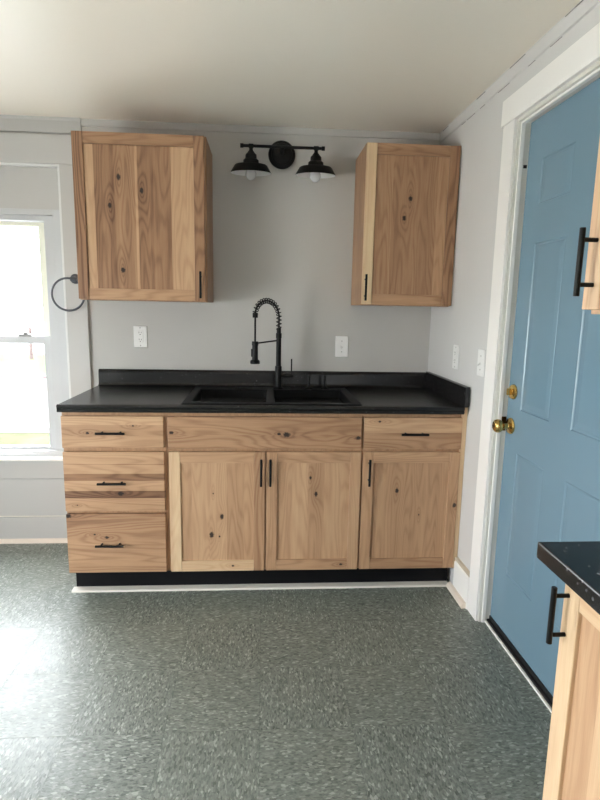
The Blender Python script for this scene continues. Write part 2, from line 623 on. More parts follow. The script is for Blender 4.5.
def sash(x0, x1, z0, z1, y0, y1, st, rb, rt_, mat, name):
    bm = bmesh.new()
    box(bm, x0, x0+st, y0, y1, z0, z1, bev=.002); box(bm, x1-st, x1, y0, y1, z0, z1, bev=.002)
    box(bm, x0, x1, y0+.001, y1, z0, z0+rb, bev=.002); box(bm, x0, x1, y0+.001, y1, z1-rt_, z1, bev=.002)
    s = obj(name, bm, mat, w1)
    obj('glass_pane', B(x0+st-.003, x1-st+.003, (y0+y1)/2-.002, (y0+y1)/2+.002, z0+rb-.003, z1-rt_+.003), 'glass', s)
    return s


SX0, SX1 = FX0+.096, FX1-.096
up_s = sash(SX0, SX1, 1.145, 1.785, .085, .115, .058, .03, .026, 'sash_cream', 'upper_sash')
lo_s = sash(SX0, SX1, .528, 1.172, .042, .078, .046, .022, .040, 'vinyl_grey', 'lower_sash')
bm = bmesh.new()
box(bm, -2.285, -2.215, .036, .076, 1.1705, 1.182, bev=.004)
box(bm, -2.262, -2.238, .040, .068, 1.182, 1.194, bev=.004)
obj('latch', bm, 'screw', lo_s)
obj('sill', B(WX0-.12, -1.885, -.040, .03, WZ0-.004, WZ0+.012, bev=.004), 'trim_white', w1)
obj('apron', B(XL, -1.850, -.022, 0, .379, WZ0-.004, bev=.003), 'panel_grey', w1)
# boarded lower wall
struct('trim_5', B(XL, -1.845, -.015, 0, .156, .377, bev=.003), 'panel_grey', 'plain grey board between apron and skirting below the window', 'trim')
bm = bmesh.new()
extrude_prof(bm, [(0, .0), (-.02, 0), (-.02, .146), (-.012, .154), (0, .156)], 'x', XL, -1.845)
bs = struct('baseboard_back', bm, 'panel_grey', 'grey skirting board below the window', 'baseboard')
bm = bmesh.new()
extrude_prof(bm, [(-.02, 0), (-.036, 0), (-.034, .012), (-.028, .02), (-.02, .023)], 'x', XL, -1.845)
obj('shoe_moulding', bm, 'shoe', bs, label='pinkish shoe moulding')
bm = bmesh.new()
box(bm, XL, -1.845, -.016, -.0, .1545, .1575)
obj('top_bead', bm, 'sash_cream', bs)

# right wall skirting between base cabinet and door casing
bm = bmesh.new()
extrude_prof(bm, [(0, 0), (-.016, 0), (-.016, .150), (-.006, .158), (0, .160)], 'y', -.800, -.625)
br_ = struct('baseboard_right', bm, 'trim_white', 'short white baseboard between the cabinet and the door casing', 'baseboard')
bm = bmesh.new()
extrude_prof(bm, [(0, .158), (-.012, .157), (-.017, .164), (-.012, .172), (0, .174)], 'y', -.800, -.625)
obj('cap_moulding', bm, paint('beige_cap_paint', (196, 184, 164), .45, .08, 12), br_, label='beige cap moulding')
bm = bmesh.new()
extrude_prof(bm, [(-.016, 0), (-.036, 0), (-.035, .012), (-.028, .024), (-.016, .028)], 'y', -.792, -.592)
obj('shoe_moulding', bm, 'shoe', br_)

# ------------------------------------------------------------------ blue door
d1 = thing('door_1', (.06, -1.347, 0), 'blue six panel door in white frame on the right wall', 'door', kind='structure')
CX = -.012
obj('side_casing', B(CX, 0, -.896, -.800, 0, 2.074, bev=.002), 'trim_white', d1)
obj('side_casing', B(CX, 0, -1.908, -1.812, 0, 2.074, bev=.002), 'trim_white', d1)
obj('head_casing', B(CX-.004, 0, -1.925, -.786, 2.074, 2.170, bev=.002), 'trim_white', d1)
bm = bmesh.new()
box(bm, 0, .13, -.902, -.886, 0, DZ1, bev=.001); box(bm, 0, .13, DY0, DY0+.016, 0, DZ1, bev=.001)
box(bm, 0, .13, DY0, DY1, DZ1-.014, DZ1, bev=.001)
obj('jamb', bm, 'jamb_white', d1)
bm = bmesh.new()
box(bm, .012, .028, -.908, -.9015, 0, DZ1-.014, bev=.001)
box(bm, .012, .028, DY0+.016, DY1-.016, DZ1-.022, DZ1-.0135, bev=.001)
obj('weather_strip', bm, 'trim_white', d1)
obj('strike_slot', B(.034, .048, -.9035, -.9015, 1.896, 1.908), 'dark_gap', d1)
# slab with six raised panels
DX = .05
SY0, SY1, SZ0, SZ1 = DY0+.019, -.905, .0335, 2.058
slab = bmesh.new()
ycuts = [(-1.567, -1.357), (-1.222, -1.012)]
zcuts = [(.280, .796), (.970, 1.606), (1.746, 1.904)]
ys = sorted({SY0, SY1} | {c for p in ycuts for c in p})
zs = sorted({SZ0, SZ1} | {c for p in zcuts for c in p})
for i in range(len(ys)-1):
    for j in range(len(zs)-1):
        y0, y1, z0, z1 = ys[i], ys[i+1], zs[j], zs[j+1]
        pan = (y0, y1) in ycuts and (z0, z1) in zcuts
        if not pan:
            f = [slab.verts.new((DX, yy, zz)) for yy, zz in ((y0, z0), (y1, z0), (y1, z1), (y0, z1))]
            slab.faces.new(f)
        else:   # moulded groove then raised field
            loops = []
            for ins, dx in ((0, 0), (.003, .0026), (.009, .0034), (.013, .0022), (.034, .0006), (.038, .0006)):
                loops.append([slab.verts.new((DX+dx, yy, zz)) for yy, zz in ((y0+ins, z0+ins), (y1-ins, z0+ins), (y1-ins, z1-ins), (y0+ins, z1-ins))])
            for a, b_ in zip(loops, loops[1:]):
                for k in range(4):
                    slab.faces.new((a[k], a[(k+1) % 4], b_[(k+1) % 4], b_[k]))
            slab.faces.new(loops[-1])
bmesh.ops.remove_doubles(slab, verts=slab.verts, dist=1e-5)
box(slab, DX+.012, DX+.044, SY0, SY1, SZ0, SZ1)
# slab rim
for (a0, a1, b0, b1) in ((SY0, SY0+.0005, SZ0, SZ1), (SY1-.0005, SY1, SZ0, SZ1), (SY0, SY1, SZ0, SZ0+.0005), (SY0, SY1, SZ1-.0005, SZ1)):
    box(slab, DX, DX+.013, a0, a1, b0, b1)
ds = obj('door_slab', slab, 'door_blue', d1)
# knob
KY, KZ = -.948, .895
k = lathe(bmesh.new(), [(0, 0), (.033, 0), (.033, .004), (.029, .009), (.016, .012), (.012, .016), (.011, .030), (.013, .036), (.022, .042), (.027, .050), (.0275, .058), (.025, .066), (.017, .072), (.006, .0735), (0, .0735)], (DX, KY, KZ), (-1, 0, 0))
kb = obj('door_knob', k, 'brass', d1, True, label='round brass knob')
obj('key_button', lathe(bmesh.new(), [(0, 0), (.006, 0), (.006, .003), (0, .003)], (DX-.0725, KY, KZ), (-1, 0, 0), 16), 'brass_dark', kb, True)
bolt = lathe(bmesh.new(), [(0, 0), (.031, 0), (.031, .004), (.027, .010), (.014, .012), (.013, .014), (0, .014)], (DX, KY, 1.035), (-1, 0, 0))
bo = obj('deadbolt', bolt, 'brass', d1, True, label='round brass deadbolt above the knob')
obj('thumb_turn', B(DX-.030, DX-.012, KY-.004, KY+.004, 1.021, 1.049, bev=.003), 'brass', bo)
obj('strike_plate', B(.030, .0497, -.904, -.9015, KZ-.03, KZ+.03), 'brass_dark', d1)
obj('threshold', B(.036, .13, DY0+.016, DY1-.016, 0, .016, bev=.003), 'rubber', d1)
obj('threshold_edge', B(.026, .036, DY0+.016, DY1-.016, 0, .008, bev=.002), 'trim_white', d1, label='thin white threshold edge')
obj('door_sweep', B(DX-.005, DX+.004, SY0+.001, SY1-.001, .0165, .0335, bev=.001), 'rubber', d1)

# unseen left window, placed and sized for the light it lets in
w2 = thing('window_2', (XL, -2.7, .25), 'unseen white framed window in the left wall, sized for its light', 'window', kind='structure')
bm = bmesh.new()
for a in ((-3.35, -3.29, .25, 1.5), (-1.71, -1.65, .25, 1.5), (-3.35, -1.65, .25, .31), (-3.35, -1.65, 1.44, 1.5)):
    box(bm, XL-.1, XL-.05, *a)
obj('frame', bm, 'vinyl', w2)
obj('glass_pane', B(XL-.078, XL-.074, -3.3, -1.7, .3, 1.45), 'glass', w2)

# ------------------------------------------------------------------ outside, seen through the window
GZ = -.6
struct('ground_paving', B(-40, 25, .3, 4.4, GZ-.1, GZ), 'road', 'pale paved strip outside just below the window', 'paving')
struct('ground_verge', B(-40, 25, 4.4, 5.2, GZ-.1, GZ+.01), 'grass', 'narrow strip of grass beside the road outside', 'grass')
struct('ground_kerb', B(-40, 25, 5.2, 5.55, GZ-.1, GZ+.02), 'kerb', 'pinkish kerb on the near side of the road outside', 'kerb')
struct('ground_road', B(-40, 25, 5.55, 11.6, GZ-.1, GZ), 'road', 'pale road outside the window', 'road')
struct('ground_far_kerb', B(-40, 25, 11.6, 12.1, GZ-.1, GZ+.06), 'kerb', 'kerb on the far side of the road outside', 'kerb')
struct('ground_bank', B(-40, 25, 12.1, 18.2, GZ-.1, GZ+.05), 'grass', 'green lawn across the road outside', 'lawn')
struct('ground_lot', B(-60, 40, 18.2, 70, GZ-.1, GZ+.04), 'road', 'pale open lot beyond the far lawn', 'lot')
struct('ground_yard', B(-40, 25, -40, .3, GZ-.12, GZ-.01), 'bounce_yard', 'unseen pale yard that bounces daylight into the room', 'yard')
fn = thing('rail_fence', (-8.9, 16.2, GZ+.05), 'weathered post and rail fence on the lawn across the road', 'fence')
bm = bmesh.new(); box(bm, -8.95, -8.85, 16.12, 16.22, GZ+.05, GZ+1.15, bev=.01)
obj('post', bm, 'fence_wood', fn)
obj('rail', B(-10.9, -8.9, 16.13, 16.19, GZ+.62, GZ+.70), 'fence_wood', fn)
obj('post', B(-10.95, -10.83, 16.1, 16.22, GZ+.05, GZ+.9, bev=.01), 'fence_wood', fn)
random.seed(5)
bm = bmesh.new()
for i in range(60):
    a = random.uniform(0, 2*PI); rr = random.uniform(0, .42); z = random.uniform(.1, .75)
    p = Vector((-10.35+rr*math.cos(a)*(1.15-z*.6), 15.2+rr*math.sin(a)*(1.1-z*.6), GZ+.05+z))
    q = Matrix.Translation(p) @ Matrix.Rotation(random.uniform(0, 6), 4, (random.random(), random.random(), random.random()+.1)) @ Matrix.Diagonal((.16, .1, .05, 1))
    bmesh.ops.create_icosphere(bm, subdivisions=1, radius=1, matrix=q)
box(bm, -10.38, -10.32, 15.17, 15.23, GZ+.04, GZ+.5)
tag(obj('shrub', bm, 'shrub'), 'small reddish shrub on the lawn across the road', 'shrub')

# ------------------------------------------------------------------ cabinets
HP = dict(bar=.0055, post=.0042, L=.127, cc=.080, out=.030)


def handle(parent, c, direction, normal, L=None):
    """bar pull: centre c on the face, along direction, standing out along normal"""
    c, d, n = Vector(c), Vector(direction), Vector(normal)
    bm = bmesh.new()
    o = c+n*HP['out']
    h = (L or HP['L'])/2
    r = HP['bar']
    tube(bm, [o-d*h, o-d*(h-.0008), o+d*(h-.0008), o+d*h], [r*.85, r, r, r*.85], 12)
    for s in (-1, 1):
        p = c+d*s*HP['cc']/2
        tube(bm, [p+n*.0005, p+n*HP['out']], HP['post'], 10)
    return obj('handle', bm, 'black', parent, True, label='black bar handle')


def slab_front(name, parent, x0, x1, z0, z1, yb, mat):
    """flat drawer front with eased edges, face towards -y"""
    return obj(name, B(x0, x1, yb-.019, yb, z0, z1, bev=.003, seg=2), mat, parent)


def shaker(parent, a0, a1, z0, z1, base, face, st, mats, sw=.050, rw=.052, name='door'):
    """door of stiles, rails and recessed panel. face 'y': spans x, base y, front towards -y; face 'x': spans y, front towards -x"""
    def bx(p0, p1, d0, d1, q0, q1, bev):
        if face == 'y':
            return B(p0, p1, base-d1, base-d0, q0, q1, bev=bev)
        return B(base-d1, base-d0, p0, p1, q0, q1, bev=bev)
    panel = obj(name, bx(a0+sw-.006, a1-sw+.006, .003, .0105, z0+rw-.006, z1-rw+.006, 0), mats['panel'], parent)
    obj('stile', bx(a0, a0+sw, 0.0005, .019, z0, z1, .002), mats['s0'], panel)
    obj('stile', bx(a1-sw, a1, 0.0005, .019, z0, z1, .002), mats['s1'], panel)
    obj('rail', bx(a0+sw+.0003, a1-sw-.0003, 0.0005, .0188, z0, z0+rw, .0015), mats['r0'], panel)
    obj('rail', bx(a0+sw+.0003, a1-sw-.0003, 0.0005, .0188, z1-rw, z1, .0015), mats['r1'], panel)
    return panel


def carcass(parent, x0, x1, yf, z0, z1, tone=.45, toe=False, hollow=False):
    if hollow:      # open-topped: sides, floor, back and face frame only
        bm = B(x0+.0004, x0+.016, yf+.0185, 0, z0, z1)
        box(bm, x1-.016, x1-.0004, yf+.0185, 0, z0, z1)
        box(bm, x0+.016, x1-.016, yf+.0185, -.006, z0, z0+.016)
        box(bm, x0+.016, x1-.016, -.006, 0, z0, z1)
        box(bm, x0+.0004, x0+.040, yf, yf+.0185, z0, z1); box(bm, x1-.040, x1-.0004, yf, yf+.0185, z0, z1)
        box(bm, x0+.04, x1-.04, yf, yf+.0185, z1-.02, z1); box(bm, x0+.04, x1-.04, yf, yf+.0185, z0, z0+.03); box(bm, x0+.04, x1-.04, yf, yf+.0185, .690, .730)
        box(bm, (x0+x1)/2-.02, (x0+x1)/2+.02, yf, yf+.0185, z0+.03, .690)
    else:
        bm = B(x0+.0004, x1-.0004, yf, 0, z0, z1, bev=.001)
    if toe:
        box(bm, x0+.002, x1-.002, yf+.085, -.0, 0, z0+.001)
    return obj('carcass', bm, wood('z', 'y', tone, .3, .1, .6), parent)


YF = -.610          # face frame of the base units
ZC = .881
# -- three drawer base
c = thing('base_cabinet', (-1.611, -.3, 0), 'three-drawer hickory base cabinet at the left end of the counter', 'cabinet', 'lower kitchen cabinets')
carcass(c, -1.840, -1.3815, YF, .114, ZC, .5, True)
X0, X1 = -1.839, -1.391
dr = slab_front('drawer', c, X0, X1, .716, .862, YF, wood('x', 'y', .40, .05, .25, 1.3, [(-.004, -.11, .006), (.03, .09, .004)]))
handle(dr, (-1.620, YF-.019, .789), (1, 0, 0), (0, -1, 0))
dr = slab_front('drawer', c, X0, X1, .419, .698, YF, wood('x', 'y', .45, .5, 0, 1.1, [(-.056, .025, .011), (-.11, -.17, .003)], boards=[(-.077, .46), (-.043, .86), (.005, .40), (.038, .74), (.079, .40), (.084, .62), (.2, .38)]))
handle(dr, (-1.622, YF-.019, .557), (1, 0, 0), (0, -1, 0))
dr = slab_front('drawer', c, X0, X1, .118, .405, YF, wood('x', 'y', .50, .12, .2, 1.2, [(.136, -.214, .011), (.03, -.045, .007), (.045, -.1, .004)]))
handle(dr, (-1.642, YF-.019, .261), (1, 0, 0), (0, -1, 0))
# -- sink base
c = thing('base_cabinet', (-.932, -.3, 0), 'wide two-door hickory base cabinet under the sink', 'cabinet', 'lower kitchen cabinets')
carcass(c, -1.3815, -.4825, YF, .114, ZC, .5, True, True)
slab_front('false_front', c, -1.373, -.491, .714, .862, YF, wood('x', 'y', .50, .16, .2, 1.2, [(-.008, .095, .013), (-.005, .06, .007), (-.022, .425, .010), (.0, -.425, .008)]))
dl = shaker(c, -1.371, -.9345, .118, .698, YF, 'y', 0, dict(
    panel=wood('z', 'y', .42, .08, .16, .9, [(.019, -.022, .010), (-.028, -.112, .012), (.008, -.120, .004), (-.02, .09, .003)]),
    s0=wood('z', 'y', .12, .3, 0, .5), s1=wood('z', 'y', .55, .3, 0, 1.2), r0=wood('x', 'y', .14, .3, 0, .7, [(0, .07, .005)]), r1=wood('x', 'y', .42, .3, 0, .8)))
handle(dl, (-.952, YF-.019, .607), (0, 0, 1), (0, -1, 0))
drr = shaker(c, -.9275, -.489, .118, .698, YF, 'y', 0, dict(
    panel=wood('z', 'y', .42, .075, .25, .9, [(.013, .085, .009), (-.015, .165, .006)]),
    s0=wood('z', 'y', .5, .3, 0, .9), s1=wood('z', 'y', .38, .3, 0, .6), r0=wood('x', 'y', .5, .3, 0, 1.2, [(0, .14, .006)]), r1=wood('x', 'y', .45, .3, 0, 1.0)))
handle(drr, (-.910, YF-.019, .607), (0, 0, 1), (0, -1, 0))
# -- right base
c = thing('base_cabinet', (-.251, -.3, 0), 'hickory base cabinet with one drawer over one door beside the right wall', 'cabinet', 'lower kitchen cabinets')
carcass(c, -.4825, -.0205, YF, .114, ZC, .5, True)
dr = slab_front('drawer', c, -.480, -.0190, .714, .862, YF, wood('x', 'y', .45, .09, .25, 1.2, [(.055, -.16, .006)]))
handle(dr, (-.248, YF-.019, .788), (1, 0, 0), (0, -1, 0))
db = shaker(c, -.480, -.0190, .118, .698, YF, 'y', 0, dict(
    panel=wood('z', 'y', .50, .16, .22, .8, [(-.062, .100, .009), (.05, -.02, .003)]),
    s0=wood('z', 'y', .45, .3, 0, 1.0), s1=wood('z', 'y', .45, .3, 0, 1.0, [(.012, .03, .010)]), r0=wood('x', 'y', .58, .3, 0, 1.1), r1=wood('x', 'y', .45, .3, 0, 1.0)))
handle(db, (-.452, YF-.019, .606), (0, 0, 1), (0, -1, 0))
struct('trim_6', B(-.0195, .0025, -.624, -.42, .114, .9135, bev=.001), wood('z', 'y', .03, .3, 0, .3), 'pale wood filler strip between the right base cabinet and the wall', 'filler strip')
# -- toe kick
tag(obj('toe_kick', B(-1.834, -.0165, -.555, -.5265, 0.001, .1125, bev=.001), 'toe_black'), 'black toe kick board under the base cabinets', 'toe kick')
bm = bmesh.new()
extrude_prof(bm, [(-.5555, 0), (-.593, 0), (-.592, .006), (-.588, .009), (-.562, .0105), (-.5555, .011)], 'x', -1.846, -.018)
tag(obj('shoe_moulding', bm, 'toe_shoe'), 'white moulding strip on the floor along the black toe kick', 'moulding')

# -- wall cabinets
UY = -.309
c = thing('wall_cabinet', (-1.526, -.16, 1.372), 'larger hickory wall cabinet beside the window, four dark knots in its door', 'cabinet', 'upper wall cabinets')
carcass(c, -1.832, -1.2205, UY, 1.372, 2.134, .6)
du = shaker(c, -1.833, -1.229, 1.376, 2.133, UY, 'y', 0, dict(
    panel=wood('z', 'y', .7, .5, 0, 1.0, boards=[(-.210, .32), (-.118, .72), (-.022, .64), (-.010, .34), (.062, .72), (.145, .66), (.30, .30)], knots= [(-.097, .185, .011), (.008, .128, .010), (-.141, .057, .010), (-.090, -.238, .011)]),
    s0=wood('z', 'y', .74, .3, 0, 1.6), s1=wood('z', 'y', .68, .3, 0, 1.3), r0=wood('x', 'y', .45, .3, 0, 1.1), r1=wood('x', 'y', .62, .05, .5, 1.0)))
handle(du, (-1.250, UY-.019, 1.452), (0, 0, 1), (0, -1, 0))
c = thing('wall_cabinet', (-.237, -.16, 1.372), 'smaller hickory wall cabinet in the corner by the right wall', 'cabinet', 'upper wall cabinets')
carcass(c, -.463, -.012, UY, 1.372, 2.134, .6)
du = shaker(c, -.462, -.006, 1.376, 2.133, UY, 'y', 0, dict(
    panel=wood('z', 'y', .55, .11, .25, .8, [(-.004, .131, .010), (-.031, .040, .010)]),
    s0=wood('z', 'y', .08, .3, 0, .4), s1=wood('z', 'y', .68, .3, 0, 1.3), r0=wood('x', 'y', .55, .3, 0, 1.3), r1=wood('x', 'y', .62, .3, 0, .9)))
handle(du, (-.447, UY-.019, 1.457), (0, 0, 1), (0, -1, 0))

# -- near cabinets along the right wall
c = thing('base_cabinet', (-.18, -2.344, 0), 'hickory base cabinet in the foreground at the right, under the near black counter', 'cabinet', 'lower kitchen cabinets')
bm = B(-.349, .028, -2.572, -2.116, .114, ZC, bev=.001)
box(bm, -.28, .026, -2.57, -2.118, 0, .115)
obj('carcass', bm, wood('z', 'x', .35, .3, .1, .6), c)
dn = shaker(c, -2.571, -2.118, .118, .866, -.349, 'x', 0, dict(
    panel=wood('z', 'x', .30, .07, .35, .8), s0=wood('z', 'x', .3, .3, 0, .8), s1=wood('z', 'x', .13, .3, 0, .3),
    r0=wood('y', 'x', .12, .3, 0, .8), r1=wood('y', 'x', .12, .3, 0, .8)))
handle(dn, (-.368, -2.135, .787), (0, 0, 1), (-1, 0, 0), L=.115)
c = thing('wall_cabinet', (-.16, -2.26, 1.350), 'hickory wall cabinet cut off by the right edge, in front of the blue door', 'cabinet', 'upper wall cabinets')
obj('carcass', B(-.322, .028, -2.487, -2.034, 1.350, 2.116, bev=.001), wood('z', 'x', .3, .3, .1, .5), c)
dn = shaker(c, -2.488, -2.033, 1.358, 2.115, -.322, 'x', 0, dict(
    panel=wood('z', 'x', .5, .07, .35, .8), s0=wood('z', 'x', .3, .3, 0, .8), s1=wood('z', 'x', .2, .3, 0, .8),
    r0=wood('y', 'x', .5, .3, 0, .8), r1=wood('y', 'x', .5, .3, 0, .8)))
handle(dn, (-.341, -2.062, 1.443), (0, 0, 1), (-1, 0, 0), L=.122)

# ------------------------------------------------------------------ worktops
SKX0, SKX1, SKY0, SKY1 = -1.300, -.505, -.598, -.098      # sink cut-out
ct = thing('countertop', (-.93, -.32, ZC), 'long black speckled countertop with backsplash, holding the sink', 'countertop')
front = [(-.640, ZC), (-.645, .884), (-.646, .893), (-.6435, .896), (-.646, .899), (-.648, .905), (-.6475, .911), (-.644, .9155), (-.638, .917), (-.630, .9155), (-.620, .914)]
prof = [(-.002, ZC)] + front + [(SKY0, .914), (SKY1, .914), (-.040, .914), (-.032, .916), (-.026, .923), (-.024, .934), (-.0235, .980), (-.022, .992), (-.017, .999), (-.010, 1.002), (-.002, 1.002)]
isf = len(front)+1
bm = bmesh.new()
xs = [-1.847, SKX0, SKX1, -.0205]
rows = [[bm.verts.new((x, p[0], p[1])) for p in prof] for x in xs]
n = len(prof)
for r in range(3):
    for i in range(n):
        j = (i+1) % n
        if r == 1 and i == isf:      # opening over the sink
            continue
        bm.faces.new((rows[r][i], rows[r][j], rows[r+1][j], rows[r+1][i]))
bm.faces.new(rows[0][::-1]); bm.faces.new(rows[3])
obj('worktop', bm, 'laminate', ct, True, origin=(-.93, -.32, .9))
obj('side_splash', B(-.0245, -.001, -.648, -.0245, .9142, 1.009, bev=.003), 'laminate', ct)
ct = thing('countertop', (-.2, -2.35, ZC), 'short black countertop in the right foreground', 'countertop')
obj('worktop', B(-.413, .028, -2.60, -2.086, ZC, .914, bev=.003), 'laminate', ct)

# ------------------------------------------------------------------ sink
sk = thing('sink', (-.9, -.35, .72), 'black double bowl sink set into the countertop', 'sink')
zr = .9215
bx0, bx1, by0, by1 = -1.312, -.493, -.610, -.088
bowls = [(-1.276, -.925, -.578, -.190), (-.893, -.530, -.578, -.190)]
bm = bmesh.new()
gx_ = [bx0, bowls[0][0], bowls[0][1], bowls[1][0], bowls[1][1], bx1]
gy_ = [by0, -.578, -.190, by1]
vt = {(i, j): bm.verts.new((gx_[i], gy_[j], zr if 0 < i < 5 and 0 < j < 3 else zr-.0015)) for i in range(6) for j in range(4)}
for i in range(5):
    for j in range(3):
        if j == 1 and i in (1, 3):
            continue
        bm.faces.new((vt[i, j], vt[i+1, j], vt[i+1, j+1], vt[i, j+1]))
ring = [(i, 0) for i in range(6)]+[(5, j) for j in range(1, 4)]+[(i, 3) for i in range(4, -1, -1)]+[(0, j) for j in range(2, 0, -1)]
lowv = [bm.verts.new((vt[k].co.x, vt[k].co.y, .9143)) for k in ring]
for i in range(len(ring)):
    j = (i+1) % len(ring)
    bm.faces.new((vt[ring[i]], vt[ring[j]], lowv[j], lowv[i]))
obj('rim', bm, 'sink', sk)
for (a0, a1, b0, b1) in bowls:
    bm = bmesh.new()

    def rr(ins, z, rad):
        pts = []
        for cx_, cy_, s in ((a1-ins-rad, b1-ins-rad, 0), (a0+ins+rad, b1-ins-rad, 1), (a0+ins+rad, b0+ins+rad, 2), (a1-ins-rad, b0+ins+rad, 3)):
            for t in range(5):
                an = PI/2*(s+t/4)
                pts.append(bm.verts.new((cx_+rad*math.cos(an), cy_+rad*math.sin(an), z)))
        return pts
    lps = [rr(-.004, zr-.0004, .006), rr(.003, zr-.005, .010), (rr(.010, .79, .02)), rr(.016, .735, .028), rr(.035, .724, .03), rr(.12, .722, .02)]
    for A, Bq in zip(lps, lps[1:]):
        for i in range(20):
            bm.faces.new((A[i], A[(i+1) % 20], Bq[(i+1) % 20], Bq[i]))
    bm.faces.new(lps[-1])
    bw = obj('bowl', bm, 'sink', sk, True)
    cc = ((a0+a1)/2, (b0+b1)/2, .7225)
    obj('drain', lathe(bmesh.new(), [(.0, 0), (.030, 0), (.036, .003), (.042, .003), (.044, 0)], cc, n=24), 'faucet', bw, True)

# ------------------------------------------------------------------ faucet
FX, FY = -.865, -.138
Z0 = zr-.0008
ft = thing('faucet', (FX, FY, Z0), 'black spring pull-down faucet behind the sink', 'faucet')
obj('base', lathe(bmesh.new(), [(0, 0), (.027, 0), (.027, .006), (.0185, .010), (.018, .118), (.0165, .122), (0, .122)], (FX, FY, Z0), n=28), 'faucet', ft, True)
obj('column', lathe(bmesh.new(), [(0, 0), (.0135, 0), (.0135, .150), (.0155, .152), (.0155, .176), (.012, .179), (.0115, .205), (0, .205)], (FX, FY, Z0+.120), n=24), 'faucet', ft, True)
HX, HY = -.988, -.300
p0 = Vector((FX, FY, 1.236)); p1 = Vector((HX, HY, 1.318))
path = []
d_h = Vector((HX-FX, HY-FY, 0))
Rr = d_h.length/2
N = 160
for i in range(N+1):
    t = i/N
    if t < .12:
        path.append(p0+Vector((0, 0, .064*t/.12)))
    else:
        a = PI*(t-.12)/.88
        c0 = Vector((FX, FY, 1.300))
        hgt = .081
        zz = 1.300 + hgt*math.sin(a) + (.016 if a > PI/2 else .016)*((a/PI)**2)
        path.append(Vector((FX, FY, 0))+d_h*(1-math.cos(a))/2+Vector((0, 0, zz)))
# inner hose through the spring, down to the head
hose = path[::4]+[Vector((HX, HY, 1.318)), Vector((HX, HY, 1.26)), Vector((HX, HY, 1.18))]
obj('hose', tube(bmesh.new(), hose, .0048, 10), 'faucet', ft, True)
# spring coil
turns = 18
coil = []
lens = [0]
for a, b_ in zip(path, path[1:]):
    lens.append(lens[-1]+(b_-a).length)
tot = lens[-1]
side = d_h.normalized().cross(Vector((0, 0, 1))).normalized()


def at(s):
    for i in range(len(lens)-1):
        if lens[i+1] >= s:
            f = (s-lens[i])/(lens[i+1]-lens[i])
            return path[i].lerp(path[i+1], f), (path[i+1]-path[i]).normalized()
    return path[-1], (path[-1]-path[-2]).normalized()


NS = turns*12
for i in range(NS+1):
    p, t = at(tot*i/NS)
    nn = t.cross(side).normalized()
    an = 2*PI*turns*i/NS
    coil.append(p+.0128*(math.cos(an)*nn+math.sin(an)*side))
obj('spring', tube(bmesh.new(), coil, .0026, 6), 'faucet', ft, True)
obj('spring_collar', lathe(bmesh.new(), [(0, 0), (.0125, 0), (.0135, .004), (.0135, .020), (.0125, .024), (0, .024)], (HX, HY, 1.300), n=20), 'faucet', ft, True)
hd = obj('spray_head', lathe(bmesh.new(), [(0, 0), (.0235, 0), (.0245, .003), (.0245, .013), (.0225, .017), (.015, .022), (.0145, .100), (.013, .107), (.010, .112), (0, .112)], (HX, HY, 1.070), n=28), 'faucet', ft, True)
obj('spray_button', B(HX-.0205, HX-.012, HY-.006, HY+.006, 1.105, 1.145, bev=.003), 'faucet', hd)
arm_a = Vector((FX, FY, 1.180)); arm_b = Vector((HX, HY, 1.172))
dv = (arm_b-arm_a).normalized()
arm = tube(bmesh.new(), [arm_a+dv*.012, arm_b-dv*.013], .0042, 10)
lathe(arm, [(.0148, -.010), (.0165, -.010), (.0165, .010), (.0148, .010)], (HX, HY, 1.172), n=20)
obj('holder_arm', arm, 'faucet', ft, True)
lv = tube(bmesh.new(), [(FX+.012, FY, .990), (FX+.080, FY, .990)], .0105, 16)
tube(lv, [(FX+.070, FY, .992), (FX+.070, FY, 1.082)], .0038, 10)
obj('lever', lv, 'faucet', ft, True)
for X in (-.699, -.613):
    o = obj('hole_cover', lathe(bmesh.new(), [(0, 0), (.022, 0), (.022, .004), (.012, .010), (.006, .014), (.005, .05), (.0065, .052), (.0065, .072), (.005, .075), (0, .075)], (X, -.138, Z0), n=20), 'faucet', None, True)
    tag(o, 'slim black deck knob behind the sink, ' + ('nearer the faucet' if X < -.65 else 'farther from the faucet'), 'sink accessory', 'deck knobs behind the sink')

# ------------------------------------------------------------------ vanity light
sc = thing('wall_sconce', (-.857, 0, 2.146), 'black two-shade barn light on the wall above the faucet', 'wall light')
obj('canopy', lathe(bmesh.new(), [(.071, 0), (.071, .008), (.066, .014), (.056, .016), (.054, .022), (.045, .026), (0, .026)], (-.857, 0, 2.146), (0, -1, 0), 40), 'black', sc, True)
SY_ = -.122
TILT = Matrix.Rotation(math.radians(5), 3, 'X')


def tilted(bm, x):      # the shades hang tipped slightly back on the bar
    bmesh.ops.rotate(bm, cent=(x, SY_, 2.153), matrix=TILT, verts=bm.verts)
    return bm


